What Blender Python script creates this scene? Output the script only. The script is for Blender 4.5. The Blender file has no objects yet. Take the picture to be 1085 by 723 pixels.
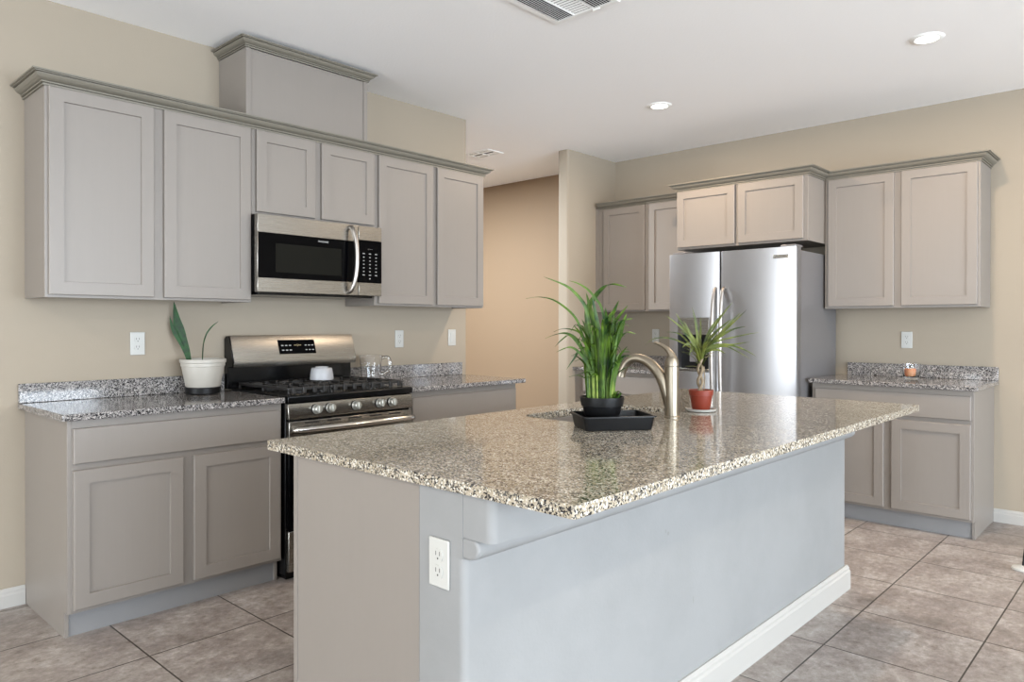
import bpy, bmesh, math, random
from mathutils import Matrix, Vector
random.seed(7)
PI = math.pi
S = bpy.context.scene
C = S.collection

# ------------------------------------------------------------------ camera, light, exposure
def make_camera():
    yaw, pitch, roll, f = .745, -.005, .001, 773.09
    cd = bpy.data.cameras.new('camera'); o = bpy.data.objects.new('camera', cd); C.objects.link(o)
    cd.sensor_fit = 'HORIZONTAL'; cd.sensor_width = 36; cd.lens = f/1085*36
    cd.shift_x = -(545.89-542.5)/1085; cd.shift_y = (348.86-361.5)/1085; cd.clip_start = .02
    s, c = math.sin(yaw), math.cos(yaw); cp, sp = math.cos(pitch), math.sin(pitch)
    fw0 = Vector((-s, c, 0)); rt0 = Vector((c, s, 0)); z = Vector((0, 0, 1))
    fw = fw0*cp+z*sp; up0 = z*cp-fw0*sp
    rt = rt0*math.cos(roll)+up0*math.sin(roll); up = up0*math.cos(roll)-rt0*math.sin(roll)
    M = Matrix((rt, up, -fw)).transposed().to_4x4(); M.translation = (3.886, -.926, 1.266)
    o.matrix_world = M; S.camera = o
make_camera()
S.view_settings.view_transform = 'Standard'; S.view_settings.look = 'None'
S.view_settings.gamma = 1; S.view_settings.use_curve_mapping = False
S.view_settings.exposure = 0.0
W = bpy.data.worlds.new('world'); S.world = W; W.use_nodes = True
W.node_tree.nodes['Background'].inputs[0].default_value = (.62, .78, 1, 1)
W.node_tree.nodes['Background'].inputs[1].default_value = 1.5

def area(name, loc, direction, sx, sy, power, col):
    l = bpy.data.lights.new(name, 'AREA'); l.shape = 'RECTANGLE'; l.size = sx; l.size_y = sy
    l.energy = power; l.color = col
    o = bpy.data.objects.new(name, l); C.objects.link(o); o.location = loc
    o.rotation_euler = Vector(direction).to_track_quat('-Z', 'Y').to_euler()
    return o
# daylight entering at the room's windows (right wall and the wall behind the camera)
area('daylight_right', (9.9, 0.2, 1.2), (-1, 0, .08), 6.4, 2.2, 960, (.80, .90, 1))
area('daylight_rear_a', (2.2, -7.9, 1.3), (0, 1, .12), 3.6, 2.2, 440, (.88, .945, 1))
area('daylight_rear_b', (7.0, -7.9, 1.3), (0, 1, .12), 3.6, 2.2, 240, (.88, .945, 1))
CAN_POWER, CAN_COL = 26.0, (1, .78, .56)

# ------------------------------------------------------------------ materials
def rgb(r, g, b):
    f = lambda c: ((c/255+.055)/1.055)**2.4 if c > 10 else c/255/12.92
    return (f(r), f(g), f(b), 1)
def mat(name, col=(.8, .8, .8, 1), rough=.5, metal=0, **kw):
    m = bpy.data.materials.new(name); m.use_nodes = True
    b = m.node_tree.nodes['Principled BSDF']
    b.inputs['Base Color'].default_value = col; b.inputs['Roughness'].default_value = rough
    b.inputs['Metallic'].default_value = metal
    for k, v in kw.items(): b.inputs[k].default_value = v
    return m
def N(m, t, **kw):
    n = m.node_tree.nodes.new(t)
    for k, v in kw.items():
        if k in n.inputs: n.inputs[k].default_value = v
        else: setattr(n, k, v)
    return n
def L(m, a, b): m.node_tree.links.new(a, b)
def pos(m): return N(m, 'ShaderNodeNewGeometry').outputs['Position']
def bump(m, tex_out, strength, dist):
    b = m.node_tree.nodes['Principled BSDF']
    n = N(m, 'ShaderNodeBump'); n.inputs['Strength'].default_value = strength; n.inputs['Distance'].default_value = dist
    L(m, tex_out, n.inputs['Height']); L(m, n.outputs[0], b.inputs['Normal'])
def noise(m, scale, detail=3, vec=None, rough=.5):
    n = N(m, 'ShaderNodeTexNoise'); n.inputs['Scale'].default_value = scale
    n.inputs['Detail'].default_value = detail; n.inputs['Roughness'].default_value = rough
    L(m, vec if vec is not None else pos(m), n.inputs['Vector']); return n
def ramp(m, fac, stops, interp='LINEAR'):
    r = N(m, 'ShaderNodeValToRGB'); r.color_ramp.interpolation = interp
    e = r.color_ramp.elements
    while len(e) > 1: e.remove(e[-1])
    e[0].position, e[0].color = stops[0]
    for p, c in stops[1:]:
        k = e.new(p); k.color = c
    L(m, fac, r.inputs[0]); return r
def plaster(name, col, s=.25, scale=140, d=.0012):
    m = mat(name, col, .75)
    n = noise(m, scale, 2); bump(m, n.outputs[0], s, d); return m
M_wall = plaster('wall_paint', rgb(149, 138, 122))
M_hall = plaster('hall_wall_paint', rgb(141, 119, 95))
M_ceil = plaster('ceiling_paint', rgb(247, 246, 245), .35, 70, .002)
M_pony = plaster('half_wall_paint', rgb(190, 189, 187), .25, 90)
M_fitting = mat('white_ceiling_fitting', rgb(240, 239, 236), .45)
M_trim = mat('trim_white', rgb(163, 160, 155), .4)
def cabinet_paint():
    m = mat('cabinet_paint', rgb(186, 182, 175), .42)
    b = m.node_tree.nodes['Principled BSDF']
    mp = N(m, 'ShaderNodeMapping'); mp.inputs['Scale'].default_value = (25, 25, 1.2); L(m, pos(m), mp.inputs[0])
    n = noise(m, 3, 4, mp.outputs[0])
    r = ramp(m, n.outputs[0], [(.3, rgb(125, 118, 111)), (.7, rgb(126, 119, 112))]); L(m, r.outputs[0], b.inputs['Base Color'])
    return m
M_cab = cabinet_paint()
M_crown = mat('crown_moulding_paint', rgb(114, 109, 98), .42)
M_kick = mat('toe_kick_paint', rgb(125, 124, 124), .5)
def granite(name, reflection_tint):
    m = mat(name, rough=.09); b = m.node_tree.nodes['Principled BSDF']
    p = pos(m)
    nz = noise(m, 90, 2, p)
    mx = N(m, 'ShaderNodeVectorMath', operation='MULTIPLY_ADD'); L(m, nz.outputs['Color'], mx.inputs[0])
    mx.inputs[1].default_value = (.009, .009, .009); L(m, p, mx.inputs[2])
    v = N(m, 'ShaderNodeTexVoronoi'); v.inputs['Scale'].default_value = 250; L(m, mx.outputs[0], v.inputs['Vector'])
    sep = N(m, 'ShaderNodeSeparateColor'); L(m, v.outputs['Color'], sep.inputs[0])
    big = noise(m, 38, 3, p)
    ad = N(m, 'ShaderNodeMath', operation='MULTIPLY_ADD'); L(m, big.outputs[0], ad.inputs[0]); ad.inputs[1].default_value = .5
    L(m, sep.outputs[0], ad.inputs[2])
    sb = N(m, 'ShaderNodeMath', operation='SUBTRACT'); L(m, ad.outputs[0], sb.inputs[0]); sb.inputs[1].default_value = .25
    if reflection_tint:  # tan stops put the warm room reflection into the stone colour
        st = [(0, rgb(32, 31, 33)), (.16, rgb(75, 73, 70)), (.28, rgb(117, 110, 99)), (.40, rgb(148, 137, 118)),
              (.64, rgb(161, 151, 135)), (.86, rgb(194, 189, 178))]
    else:
        st = [(0, rgb(22, 22, 24)), (.18, rgb(63, 61, 62)), (.34, rgb(103, 100, 98)), (.55, rgb(135, 131, 128)),
              (.75, rgb(154, 149, 146)), (.9, rgb(169, 164, 160))]
    r = ramp(m, sb.outputs[0], st, 'CONSTANT'); L(m, r.outputs[0], b.inputs['Base Color'])
    return m
M_gran = granite('granite_grey_speckle', False)
M_gran_i = granite('granite_speckle_warm_reflection', True)  # island slab: same speckle with the reflected warmth painted in
def tile():
    m = mat('floor_tile', rough=.38); b = m.node_tree.nodes['Principled BSDF']
    p = pos(m)
    mp = N(m, 'ShaderNodeMapping'); mp.inputs['Location'].default_value = (-.508+.464*40, -.172+.464*40, 0); L(m, p, mp.inputs[0])
    br = N(m, 'ShaderNodeTexBrick'); br.offset = 0; br.squash = 1
    for k, v in (('Scale', 1), ('Mortar Size', .0032), ('Mortar Smooth', .1), ('Brick Width', .464), ('Row Height', .464), ('Bias', 0)):
        br.inputs[k].default_value = v
    br.inputs['Color1'].default_value = (0, 0, 0, 1); br.inputs['Color2'].default_value = (1, 1, 1, 1)
    L(m, mp.outputs[0], br.inputs['Vector'])
    # per tile offset so the mottling breaks at the grout
    off = N(m, 'ShaderNodeVectorMath', operation='MULTIPLY_ADD'); L(m, br.outputs['Color'], off.inputs[0])
    off.inputs[1].default_value = (7, 5, 3); L(m, p, off.inputs[2])
    mp2 = N(m, 'ShaderNodeMapping'); mp2.inputs['Scale'].default_value = (1.3, 1, 1); L(m, off.outputs[0], mp2.inputs[0])
    n1 = noise(m, 4, 10, mp2.outputs[0], .72); n2 = noise(m, 26, 10, mp2.outputs[0], .8)
    r1 = ramp(m, n1.outputs[0], [(.3, rgb(114, 107, 101)), (.46, rgb(137, 128, 123)), (.56, rgb(151, 144, 138)), (.72, rgb(169, 163, 161))])
    r2 = ramp(m, n2.outputs[0], [(.36, (.66, .62, .58, 1)), (.46, (.92, .90, .88, 1)), (.54, (1.02, 1.02, 1.02, 1)), (.62, (1.28, 1.28, 1.28, 1))])
    mul = N(m, 'ShaderNodeMixRGB', blend_type='MULTIPLY'); mul.inputs[0].default_value = 1
    L(m, r1.outputs[0], mul.inputs[1]); L(m, r2.outputs[0], mul.inputs[2])
    mix = N(m, 'ShaderNodeMixRGB'); L(m, br.outputs['Fac'], mix.inputs[0]); L(m, mul.outputs[0], mix.inputs[1])
    mix.inputs[2].default_value = rgb(58, 52, 46); L(m, mix.outputs[0], b.inputs['Base Color'])
    rr = ramp(m, n1.outputs[0], [(.3, (.32, .32, .32, 1)), (.7, (.5, .5, .5, 1))]); L(m, rr.outputs[0], b.inputs['Roughness'])
    inv = N(m, 'ShaderNodeMath', operation='SUBTRACT'); inv.inputs[0].default_value = 1; L(m, br.outputs['Fac'], inv.inputs[1])
    bump(m, inv.outputs[0], .5, .002); return m
M_tile = tile()
def steel(name, col, rough, stretch=(1, 1, 200)):
    m = mat(name, col, rough, 1); b = m.node_tree.nodes['Principled BSDF']
    tc = N(m, 'ShaderNodeTexCoord')
    mp = N(m, 'ShaderNodeMapping'); mp.inputs['Scale'].default_value = stretch; L(m, tc.outputs['Object'], mp.inputs[0])
    n = noise(m, 4, 3, mp.outputs[0])
    r = ramp(m, n.outputs[0], [(.3, (rough-.012,)*3+(1,)), (.7, (rough+.015,)*3+(1,))]); L(m, r.outputs[0], b.inputs['Roughness'])
    return m
M_steel = steel('brushed_steel', rgb(146, 142, 135), .27, (1, 1, 500))
M_fridge = steel('fridge_steel', rgb(170, 170, 172), .36, (3, 3, 5))
M_fside = mat('fridge_side_grey', rgb(116, 114, 115), .35, .35)
M_chrome = mat('polished_steel', rgb(195, 192, 186), .13, 1)
M_nickel = mat('brushed_nickel', rgb(147, 138, 123), .4, 1)
M_bar = mat('satin_steel_bar', rgb(150, 144, 138), .34, 1)
M_knob = mat('knob_silver', rgb(176, 176, 170), .3, .8)
M_black = mat('black_enamel', rgb(8, 8, 9), .2, **{'Specular IOR Level': .3})
M_glassblk = mat('black_glass', rgb(4, 4, 5), .06, **{'Specular IOR Level': .06})
M_window = mat('oven_window_glass', rgb(18, 18, 15), .12, **{'Specular IOR Level': .12})
M_iron = mat('cast_iron', rgb(28, 26, 25), .5)
M_bplastic = mat('black_plastic', rgb(10, 10, 11), .42, **{'Specular IOR Level': .25})
M_dark = mat('dark_gap', rgb(16, 14, 14), .8)
M_white = mat('white_plastic', rgb(176, 175, 170), .35)
M_slot = mat('socket_slot', rgb(60, 58, 55), .6)
M_mark = mat('printed_mark', rgb(164, 164, 162), .5)
M_ceramic = mat('pot_ceramic', rgb(165, 160, 151), .45)
M_terra = mat('terracotta_plastic', rgb(116, 40, 20), .5)
M_soil = mat('soil', rgb(48, 36, 28), .95)
M_wax = mat('candle_wax', rgb(205, 143, 101), .5)
M_wax.node_tree.nodes['Principled BSDF'].inputs['Subsurface Weight'].default_value = .3
M_stem = mat('cane_bark', rgb(125, 110, 88), .7)
M_glass = mat('clear_glass', (1, 1, 1, 1), .02); M_glass.node_tree.nodes['Principled BSDF'].inputs['Transmission Weight'].default_value = 1
M_glass.node_tree.nodes['Principled BSDF'].inputs['IOR'].default_value = 1.45
M_frost = mat('frosted_glass', rgb(182, 183, 186), .35); M_frost.node_tree.nodes['Principled BSDF'].inputs['Transmission Weight'].default_value = .25
def leafmat(name, c1, c2, scale=14):
    m = mat(name, c1, .5, **{'Specular IOR Level': .3}); b = m.node_tree.nodes['Principled BSDF']
    tc = N(m, 'ShaderNodeTexCoord'); n = noise(m, scale, 3, tc.outputs['Object'])
    r = ramp(m, n.outputs[0], [(.35, c1), (.65, c2)]); L(m, r.outputs[0], b.inputs['Base Color']); return m
M_leaf = leafmat('leaf_green', rgb(18, 48, 10), rgb(74, 100, 26), 20)
M_leaf2 = leafmat('leaf_dracaena', rgb(42, 58, 24), rgb(106, 112, 50), 22)
M_leaf3 = leafmat('leaf_snake_plant', rgb(4, 34, 8), rgb(14, 66, 16), 40)
def emit(name, col, s):
    m = bpy.data.materials.new(name); m.use_nodes = True; nt = m.node_tree; nt.nodes.clear()
    e = nt.nodes.new('ShaderNodeEmission'); e.inputs[0].default_value = col; e.inputs[1].default_value = s
    o = nt.nodes.new('ShaderNodeOutputMaterial'); nt.links.new(e.outputs[0], o.inputs[0]); return m
M_lens = emit('lamp_lens', (1, .96, .88, 1), 9)
M_led = emit('display_digits', (.9, .75, .45, 1), .8)

# ------------------------------------------------------------------ mesh helpers
def obj(name, bm, m, parent=None, loc=None, bevel=0, seg=2, smooth=False, rot=None):
    bmesh.ops.recalc_face_normals(bm, faces=bm.faces)
    me = bpy.data.meshes.new(name); bm.to_mesh(me); bm.free()
    for x in (m if isinstance(m, (list, tuple)) else [m]): me.materials.append(x)
    o = bpy.data.objects.new(name, me); C.objects.link(o)
    if parent: o.parent = parent
    if loc: o.location = loc
    if rot: o.rotation_euler = rot
    if smooth:
        for p in me.polygons: p.use_smooth = True
        me.set_sharp_from_angle(angle=math.radians(40))
    if bevel:
        b = o.modifiers.new('bevel', 'BEVEL'); b.width = bevel; b.segments = seg; b.limit_method = 'ANGLE'; b.angle_limit = math.radians(40)
        for p in me.polygons: p.use_smooth = True
        me.set_sharp_from_angle(angle=math.radians(35))
    return o
def tag(o, label=None, cat=None, group=None, kind=None):
    if label: o['label'] = label
    if cat: o['category'] = cat
    if group: o['group'] = group
    if kind: o['kind'] = kind
    return o
def thing(name, label, cat, loc=(0, 0, 0), rotz=0, group=None):
    o = bpy.data.objects.new(name, None); C.objects.link(o); o.empty_display_size = .1
    o.location = loc; o.rotation_euler = (0, 0, rotz)
    return tag(o, label, cat, group)
def box(bm, x0, x1, y0, y1, z0, z1, mi=0):
    v = [bm.verts.new((x, y, z)) for x in (x0, x1) for y in (y0, y1) for z in (z0, z1)]
    for q in ((0, 1, 3, 2), (4, 6, 7, 5), (0, 4, 5, 1), (2, 3, 7, 6), (0, 2, 6, 4), (1, 5, 7, 3)):
        f = bm.faces.new([v[i] for i in q]); f.material_index = mi
    return v
def bx(*a):
    bm = bmesh.new(); box(bm, *a); return bm
def prism(bm, pts, axis, a, b, mi=0):
    """extrude a polygon given in the other two axes along axis"""
    def P(u, v, w): return {'x': (w, u, v), 'y': (u, w, v), 'z': (u, v, w)}[axis]
    A = [bm.verts.new(P(u, v, a)) for u, v in pts]; B = [bm.verts.new(P(u, v, b)) for u, v in pts]
    n = len(pts)
    for i in range(n):
        f = bm.faces.new([A[i], A[(i+1) % n], B[(i+1) % n], B[i]]); f.material_index = mi
    bm.faces.new(A[::-1]).material_index = mi; bm.faces.new(B).material_index = mi
def lathe(bm, prof, n=32, c=(0, 0), mi=0, cap=True, sx=1, sy=1):
    rings = []
    for r, z in prof:
        if r < 1e-6: rings.append([bm.verts.new((c[0], c[1], z))])
        else: rings.append([bm.verts.new((c[0]+r*sx*math.cos(2*PI*i/n), c[1]+r*sy*math.sin(2*PI*i/n), z)) for i in range(n)])
    for a, b in zip(rings, rings[1:]):
        for i in range(n):
            j = (i+1) % n
            if len(a) == 1 and len(b) == 1: continue
            if len(a) == 1: f = bm.faces.new([a[0], b[j], b[i]])
            elif len(b) == 1: f = bm.faces.new([a[i], a[j], b[0]])
            else: f = bm.faces.new([a[i], a[j], b[j], b[i]])
            f.material_index = mi
    if cap:
        for r in (rings[0], rings[-1]):
            if len(r) > 1: bm.faces.new(r).material_index = mi
def smooth_path(P, k=6):
    P = [Vector(p) for p in P]; out = []
    for i in range(len(P)-1):
        p0 = P[max(i-1, 0)]; p1 = P[i]; p2 = P[i+1]; p3 = P[min(i+2, len(P)-1)]
        for j in range(k):
            t = j/k
            out.append(.5*((2*p1)+(p2-p0)*t+(2*p0-5*p1+4*p2-p3)*t*t+(3*p1-p0-3*p2+p3)*t**3))
    out.append(P[-1]); return out
def tube(bm, P, rad, n=12, k=6, flat=1.0, mi=0):
    """swept tube; rad a number or list along the control points"""
    R = rad if isinstance(rad, (list, tuple)) else [rad]*len(P)
    S_ = smooth_path(P, k); m = len(S_); rings = []
    nrm = None
    for i, p in enumerate(S_):
        t = (S_[min(i+1, m-1)]-S_[max(i-1, 0)]).normalized()
        if nrm is None:
            nrm = t.cross(Vector((0, 0, 1)) if abs(t.z) < .9 else Vector((1, 0, 0))).normalized()
        nrm = (nrm-t*nrm.dot(t)).normalized(); bi = t.cross(nrm)
        u = i/(m-1)*(len(R)-1); a = int(min(u, len(R)-2)) if len(R) > 1 else 0
        r = R[a]+(R[a+1]-R[a])*(u-a) if len(R) > 1 else R[0]
        rings.append([bm.verts.new(p+nrm*r*math.cos(2*PI*j/n)+bi*r*flat*math.sin(2*PI*j/n)) for j in range(n)])
    for a, b in zip(rings, rings[1:]):
        for j in range(n): bm.faces.new([a[j], a[(j+1) % n], b[(j+1) % n], b[j]]).material_index = mi
    bm.faces.new(rings[0][::-1]).material_index = mi; bm.faces.new(rings[-1]).material_index = mi
def blade(bm, P, w, k=5, fold=.35, side=None, prof=None):
    """a leaf: folded ribbon with thickness along control points"""
    S_ = smooth_path(P, k); m = len(S_)
    rows = []
    for i, p in enumerate(S_):
        t = (S_[min(i+1, m-1)]-S_[max(i-1, 0)]).normalized()
        sd = Vector(side) if side else t.cross(Vector((0, 0, 1)))
        if sd.length < 1e-3: sd = Vector((1, 0, 0))
        sd = (sd-t*sd.dot(t)).normalized(); up = sd.cross(t).normalized()
        u = i/(m-1)
        ww = w*(prof(u) if prof else (min(1, .45+u*2.2)*(1-u**3)+.03))
        th = .0006
        rows.append([bm.verts.new(p+sd*ww+up*ww*fold), bm.verts.new(p+up*th), bm.verts.new(p-sd*ww+up*ww*fold), bm.verts.new(p-up*th)])
    for a, b in zip(rows, rows[1:]):
        for j in range(4): bm.faces.new([a[j], a[(j+1) % 4], b[(j+1) % 4], b[j]])
    bm.faces.new(rows[0]); bm.faces.new(rows[-1][::-1])
def text_obj(name, s, size, m, parent, loc, rot, depth=.0004):
    cu = bpy.data.curves.new(name, 'FONT'); cu.body = s; cu.size = size; cu.align_x = 'CENTER'; cu.align_y = 'CENTER'; cu.extrude = depth
    o = bpy.data.objects.new(name+'_curve', cu); C.objects.link(o)
    dg = bpy.context.evaluated_depsgraph_get(); me = bpy.data.meshes.new_from_object(o.evaluated_get(dg))
    bpy.data.objects.remove(o); me.materials.clear(); me.materials.append(m)
    t = bpy.data.objects.new(name, me); C.objects.link(t); t.parent = parent; t.location = loc; t.rotation_euler = rot
    return t
def struct(name, bm, m, **kw):
    o = obj(name, bm, m, **kw); o['kind'] = 'structure'; return o

# ------------------------------------------------------------------ the room
CEIL = 2.77; Y2 = 4.65; XR = 10.0; YB = -8.0; SHIFT = .12
struct('floor', bx(-3.2, XR+.1, YB-.1, 4.9, -.1, 0), M_tile)
struct('ceiling', bx(-3.2, XR+.1, YB-.1, 4.9, CEIL, CEIL+.1), M_ceil)
def rounded_wall(x0, x1, y0, y1, round_at, r=.018):
    """wall footprint with bullnosed corners; round_at = set of (ix, iy)"""
    bm = bmesh.new(); pts = []
    for (ix, iy) in ((0, 0), (1, 0), (1, 1), (0, 1)):
        x = (x0, x1)[ix]; y = (y0, y1)[iy]
        if (ix, iy) in round_at:
            cx = x+(r if ix == 0 else -r); cy = y+(r if iy == 0 else -r)
            a0 = {(0, 0): PI, (1, 0): 1.5*PI, (1, 1): 0, (0, 1): .5*PI}[(ix, iy)]
            for k in range(7):
                a = a0+k/6*PI/2; pts.append((cx+r*math.cos(a), cy+r*math.sin(a)))
        else: pts.append((x, y))
    prism(bm, pts, 'z', 0, CEIL); return bm
struct('wall_left', rounded_wall(-.115, 0, YB, 2.764, {(1, 1), (0, 1)}), M_wall, smooth=True)
struct('wall_corner', rounded_wall(-.112, 0, 3.95, Y2+.02, {(1, 0), (0, 0)}), M_wall, smooth=True)
struct('wall_back', bx(-.0, XR+.1, Y2, Y2+.12, 0, CEIL), M_wall)
struct('wall_hall', bx(-3.2, -.112, 4.71, 4.83, 0, CEIL), M_hall)
struct('wall_hall_side', bx(-3.2, -3.08, 1.0, 4.71, 0, CEIL), M_hall)
struct('wall_hall_end', bx(-3.2, -.115, .9, 1.0, 0, CEIL), M_hall)
def wall_with_holes(name, axis, at, t, lo, hi, holes):
    bm = bmesh.new()
    def b(u0, u1, z0, z1):
        if u1-u0 < 1e-4 or z1-z0 < 1e-4: return
        if axis == 'x': box(bm, at, at+t, u0, u1, z0, z1)
        else: box(bm, u0, u1, at, at+t, z0, z1)
    u = lo
    for (a, c, z0, z1) in holes:
        b(u, a, 0, CEIL); b(a, c, 0, z0); b(a, c, z1, CEIL); u = c
    b(u, hi, 0, CEIL)
    struct(name, bm, M_wall)
wall_with_holes('wall_right', 'x', XR, .12, YB, Y2+.12, [(-3.1, 3.5, .3, 2.6)])
wall_with_holes('wall_rear', 'y', YB-.12, .12, -.115, XR+.12, [(.4, 4.0, .3, 2.6), (5.2, 8.8, .3, 2.6)])
def window(n, axis, at, a, c, z0, z1):
    bm = bmesh.new()
    def b(u0, u1, p, q, d0=.02, d1=.07):
        if axis == 'x': box(bm, at+d0, at+d1, u0, u1, p, q)
        else: box(bm, u0, u1, at-d1, at-d0, p, q)
    b(a, a+.05, z0, z1); b(c-.05, c, z0, z1); b(a+.05, c-.05, z0, z0+.05); b(a+.05, c-.05, z1-.05, z1); mid = (a+c)/2
    b(mid-.03, mid+.03, z0+.05, z1-.05)
    fr = struct('window_%d' % n, bm, M_trim)
    bm = bmesh.new(); b(a+.05, mid-.03, z0+.05, z1-.05, .042, .048); b(mid+.03, c-.05, z0+.05, z1-.05, .042, .048)
    obj('pane', bm, M_glass, fr)
window(1, 'x', XR, -3.1, 3.5, .3, 2.6)
window(2, 'y', YB, .4, 4.0, .3, 2.6); window(3, 'y', YB, 5.2, 8.8, .3, 2.6)
def base_profile(h=.085, t=.014): return [(0, 0), (t, 0), (t, h-.03), (t*.75, h-.022), (t*.75, h-.012), (t*.35, h), (0, h)]
def baseboard_y(name, x, y0, y1, sgn=1):
    bm = bmesh.new(); prism(bm, [(x+sgn*p, q) for p, q in base_profile()], 'y', y0, y1); struct(name, bm, M_trim)
def baseboard_x(name, y, x0, x1, sgn=-1):
    bm = bmesh.new(); prism(bm, [(y+sgn*p, q) for p, q in base_profile()], 'x', x0, x1); struct(name, bm, M_trim)
baseboard_y('baseboard_left', 0, YB, -.002)
baseboard_x('baseboard_back', Y2, 2.965, XR)
baseboard_x('baseboard_hall', 4.71, -3.08, -.115)
baseboard_x('baseboard_corner', 3.95, -.112, 0)

# ------------------------------------------------------------------ cabinets
DT = .02
def door_bm(w, h, fw=.056, rec=.009, slab=False):
    bm = bmesh.new()
    rings = [(0, 0), (0, -DT+.0025), (.0025, -DT)]
    if not slab: rings += [(fw, -DT), (fw+.0015, -DT+rec)]
    R = []
    for o_, y in rings:
        R.append([bm.verts.new(p) for p in ((o_, y, o_), (w-o_, y, o_), (w-o_, y, h-o_), (o_, y, h-o_))])
    for a, b in zip(R, R[1:]):
        for i in range(4): bm.faces.new([a[i], a[(i+1) % 4], b[(i+1) % 4], b[i]])
    bm.faces.new(R[0]); bm.faces.new(R[-1]); return bm
def door(parent, x0, x1, z0, z1, name='door', slab=False, y=0):
    return obj(name, door_bm(x1-x0, z1-z0, slab=slab), M_cab, parent, (x0, y, z0))
def box_cab(name, label, cat, loc, rotz, w, d, h, doors, toe=False, drawers=(), group=None, bottom_inset=True):
    t = thing(name, label, cat, loc, rotz, group)
    bm = bmesh.new()
    if toe:
        pts = [(0, .105), (0, h), (d, h), (d, 0), (.04, 0), (.04, .105)]
        # side panels reach the floor; the box between them stops above the toe space
        prism(bm, pts, 'x', 0, .016); prism(bm, pts, 'x', w-.016, w)
        box(bm, .016, w-.016, 0, d, .105, h)
        obj('carcass', bm, M_cab, t, bevel=.0012)
        obj('toe_kick', bx(.016, w-.016, .048, .062, 0, .105), M_kick, t)
    else:
        z0 = .012 if bottom_inset else 0
        box(bm, 0, .014, .018, d, 0, h); box(bm, w-.014, w, .018, d, 0, h)
        box(bm, 0, w, 0, .018, 0, h); box(bm, .014, w-.014, .018, d, z0, h)
        obj('carcass', bm, M_cab, t, bevel=.001)
    for a, b, p, q in doors: door(t, a, b, p, q)
    for a, b, p, q in drawers: door(t, a, b, p, q, 'drawer' if not name.startswith('sink') else 'false_drawer', slab=True)
    return t
R90 = PI/2
UB, UT = 1.385, 2.302
def upper_w1(label, y0, y1, z0, doors, group=None):
    return box_cab('wall_cabinet', label, 'cabinet', (.305, y0, z0), R90, y1-y0, .304, UT-z0,
                   [(a-y0, b-y0, p-z0, q-z0) for a, b, p, q in doors])
upper_w1('tall grey two-door wall cabinet at far left, above the snake plant', 0, .9325, UB, [(.013, .442, 1.397, 2.284), (.489, .922, 1.397, 2.284)])
upper_w1('short grey two-door wall cabinet directly above the microwave', .9335, 1.7115, 1.845, [(.955, 1.301, 1.859, 2.284), (1.343, 1.700, 1.859, 2.284)])
upper_w1('tall grey two-door wall cabinet to the right of the microwave', 1.7125, 2.626, UB, [(1.735, 2.162, 1.397, 2.284), (2.198, 2.614, 1.397, 2.284)])
def upper_w2(label, x0, x1, z0, y, doors, d=None):
    return box_cab('wall_cabinet', label, 'cabinet', (x0, y, z0), 0, x1-x0, (d or Y2-y)-.001, UT-z0,
                   [(a-x0, b-x0, p-z0, q-z0) for a, b, p, q in doors])
YU = Y2-.305
upper_w2('grey two-door wall cabinet in the far corner, left of the refrigerator', .034, .999, UB, YU, [(.096, .521, 1.397, 2.284), (.561, .985, 1.397, 2.284)])
upper_w2('deep short grey wall cabinet directly above the refrigerator', 1.0, 1.996, 1.845, 4.04, [(1.006, 1.474, 1.86, 2.284), (1.5, 1.968, 1.86, 2.284)])
upper_w2('tall grey two-door wall cabinet at far right, above the candle', 2.0, 2.94, UB, YU, [(2.025, 2.45, 1.4, 2.284), (2.495, 2.926, 1.4, 2.284)])
CROWN = [(0, 0), (.008, 0), (.008, .006), (.003, .0075), (.003, .010), (.014, .0115), (.014, .0165), (.009, .018), (.012, .020), (.020, .0225), (.030, .028), (.037, .0355), (.040, .0405), (.034, .042), (.034, .0445), (.047, .0455), (.047, .049), (.055, .050), (.055, .056), (0, .056)]
def crown(bm, path, z0, k=1.0, kz=1.0):
    """sweep the moulding along a plan path with mitred corners; outward is to the right of travel"""
    n = len(path); P = [Vector(p) for p in path]; rows = []
    for i in range(n):
        d0 = (P[i]-P[i-1]).normalized() if i else None; d1 = (P[i+1]-P[i]).normalized() if i < n-1 else None
        n0 = Vector((d0.y, -d0.x)) if d0 else None; n1 = Vector((d1.y, -d1.x)) if d1 else None
        if n0 and n1:
            m = (n0+n1); m = m/(m.dot(n0))
        else: m = n0 or n1
        rows.append([bm.verts.new((P[i].x+m.x*p*k, P[i].y+m.y*p*k, z0+q*kz)) for p, q in CROWN])
    L_ = len(CROWN)
    for a, b in zip(rows, rows[1:]):
        for j in range(L_): bm.faces.new([a[j], a[(j+1) % L_], b[(j+1) % L_], b[j]])
    bm.faces.new(rows[0][::-1]); bm.faces.new(rows[-1])
# outward to the right of travel: going +y along the face at x=.305 keeps +x on the right
ZC = 2.287
bm = bmesh.new(); crown(bm, [(.001, 0), (.305, 0), (.305, 2.626), (.001, 2.626)], ZC)
tag(obj('crown_moulding', bm, M_crown), 'long crown moulding along the top of the left wall cabinets', 'moulding')
bm = bmesh.new(); crown(bm, [(.036, YU), (.997, YU)], ZC)
tag(obj('crown_moulding', bm, M_crown), 'short crown moulding on the far corner cabinet left of the refrigerator', 'moulding')
bm = bmesh.new(); crown(bm, [(1.0, YU-.06), (1.0, 4.04), (1.996, 4.04), (1.996, YU), (2.94, YU), (2.94, Y2-.001)], ZC)
tag(obj('crown_moulding', bm, M_crown), 'stepped crown moulding running over the refrigerator and far right cabinets', 'moulding')
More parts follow.
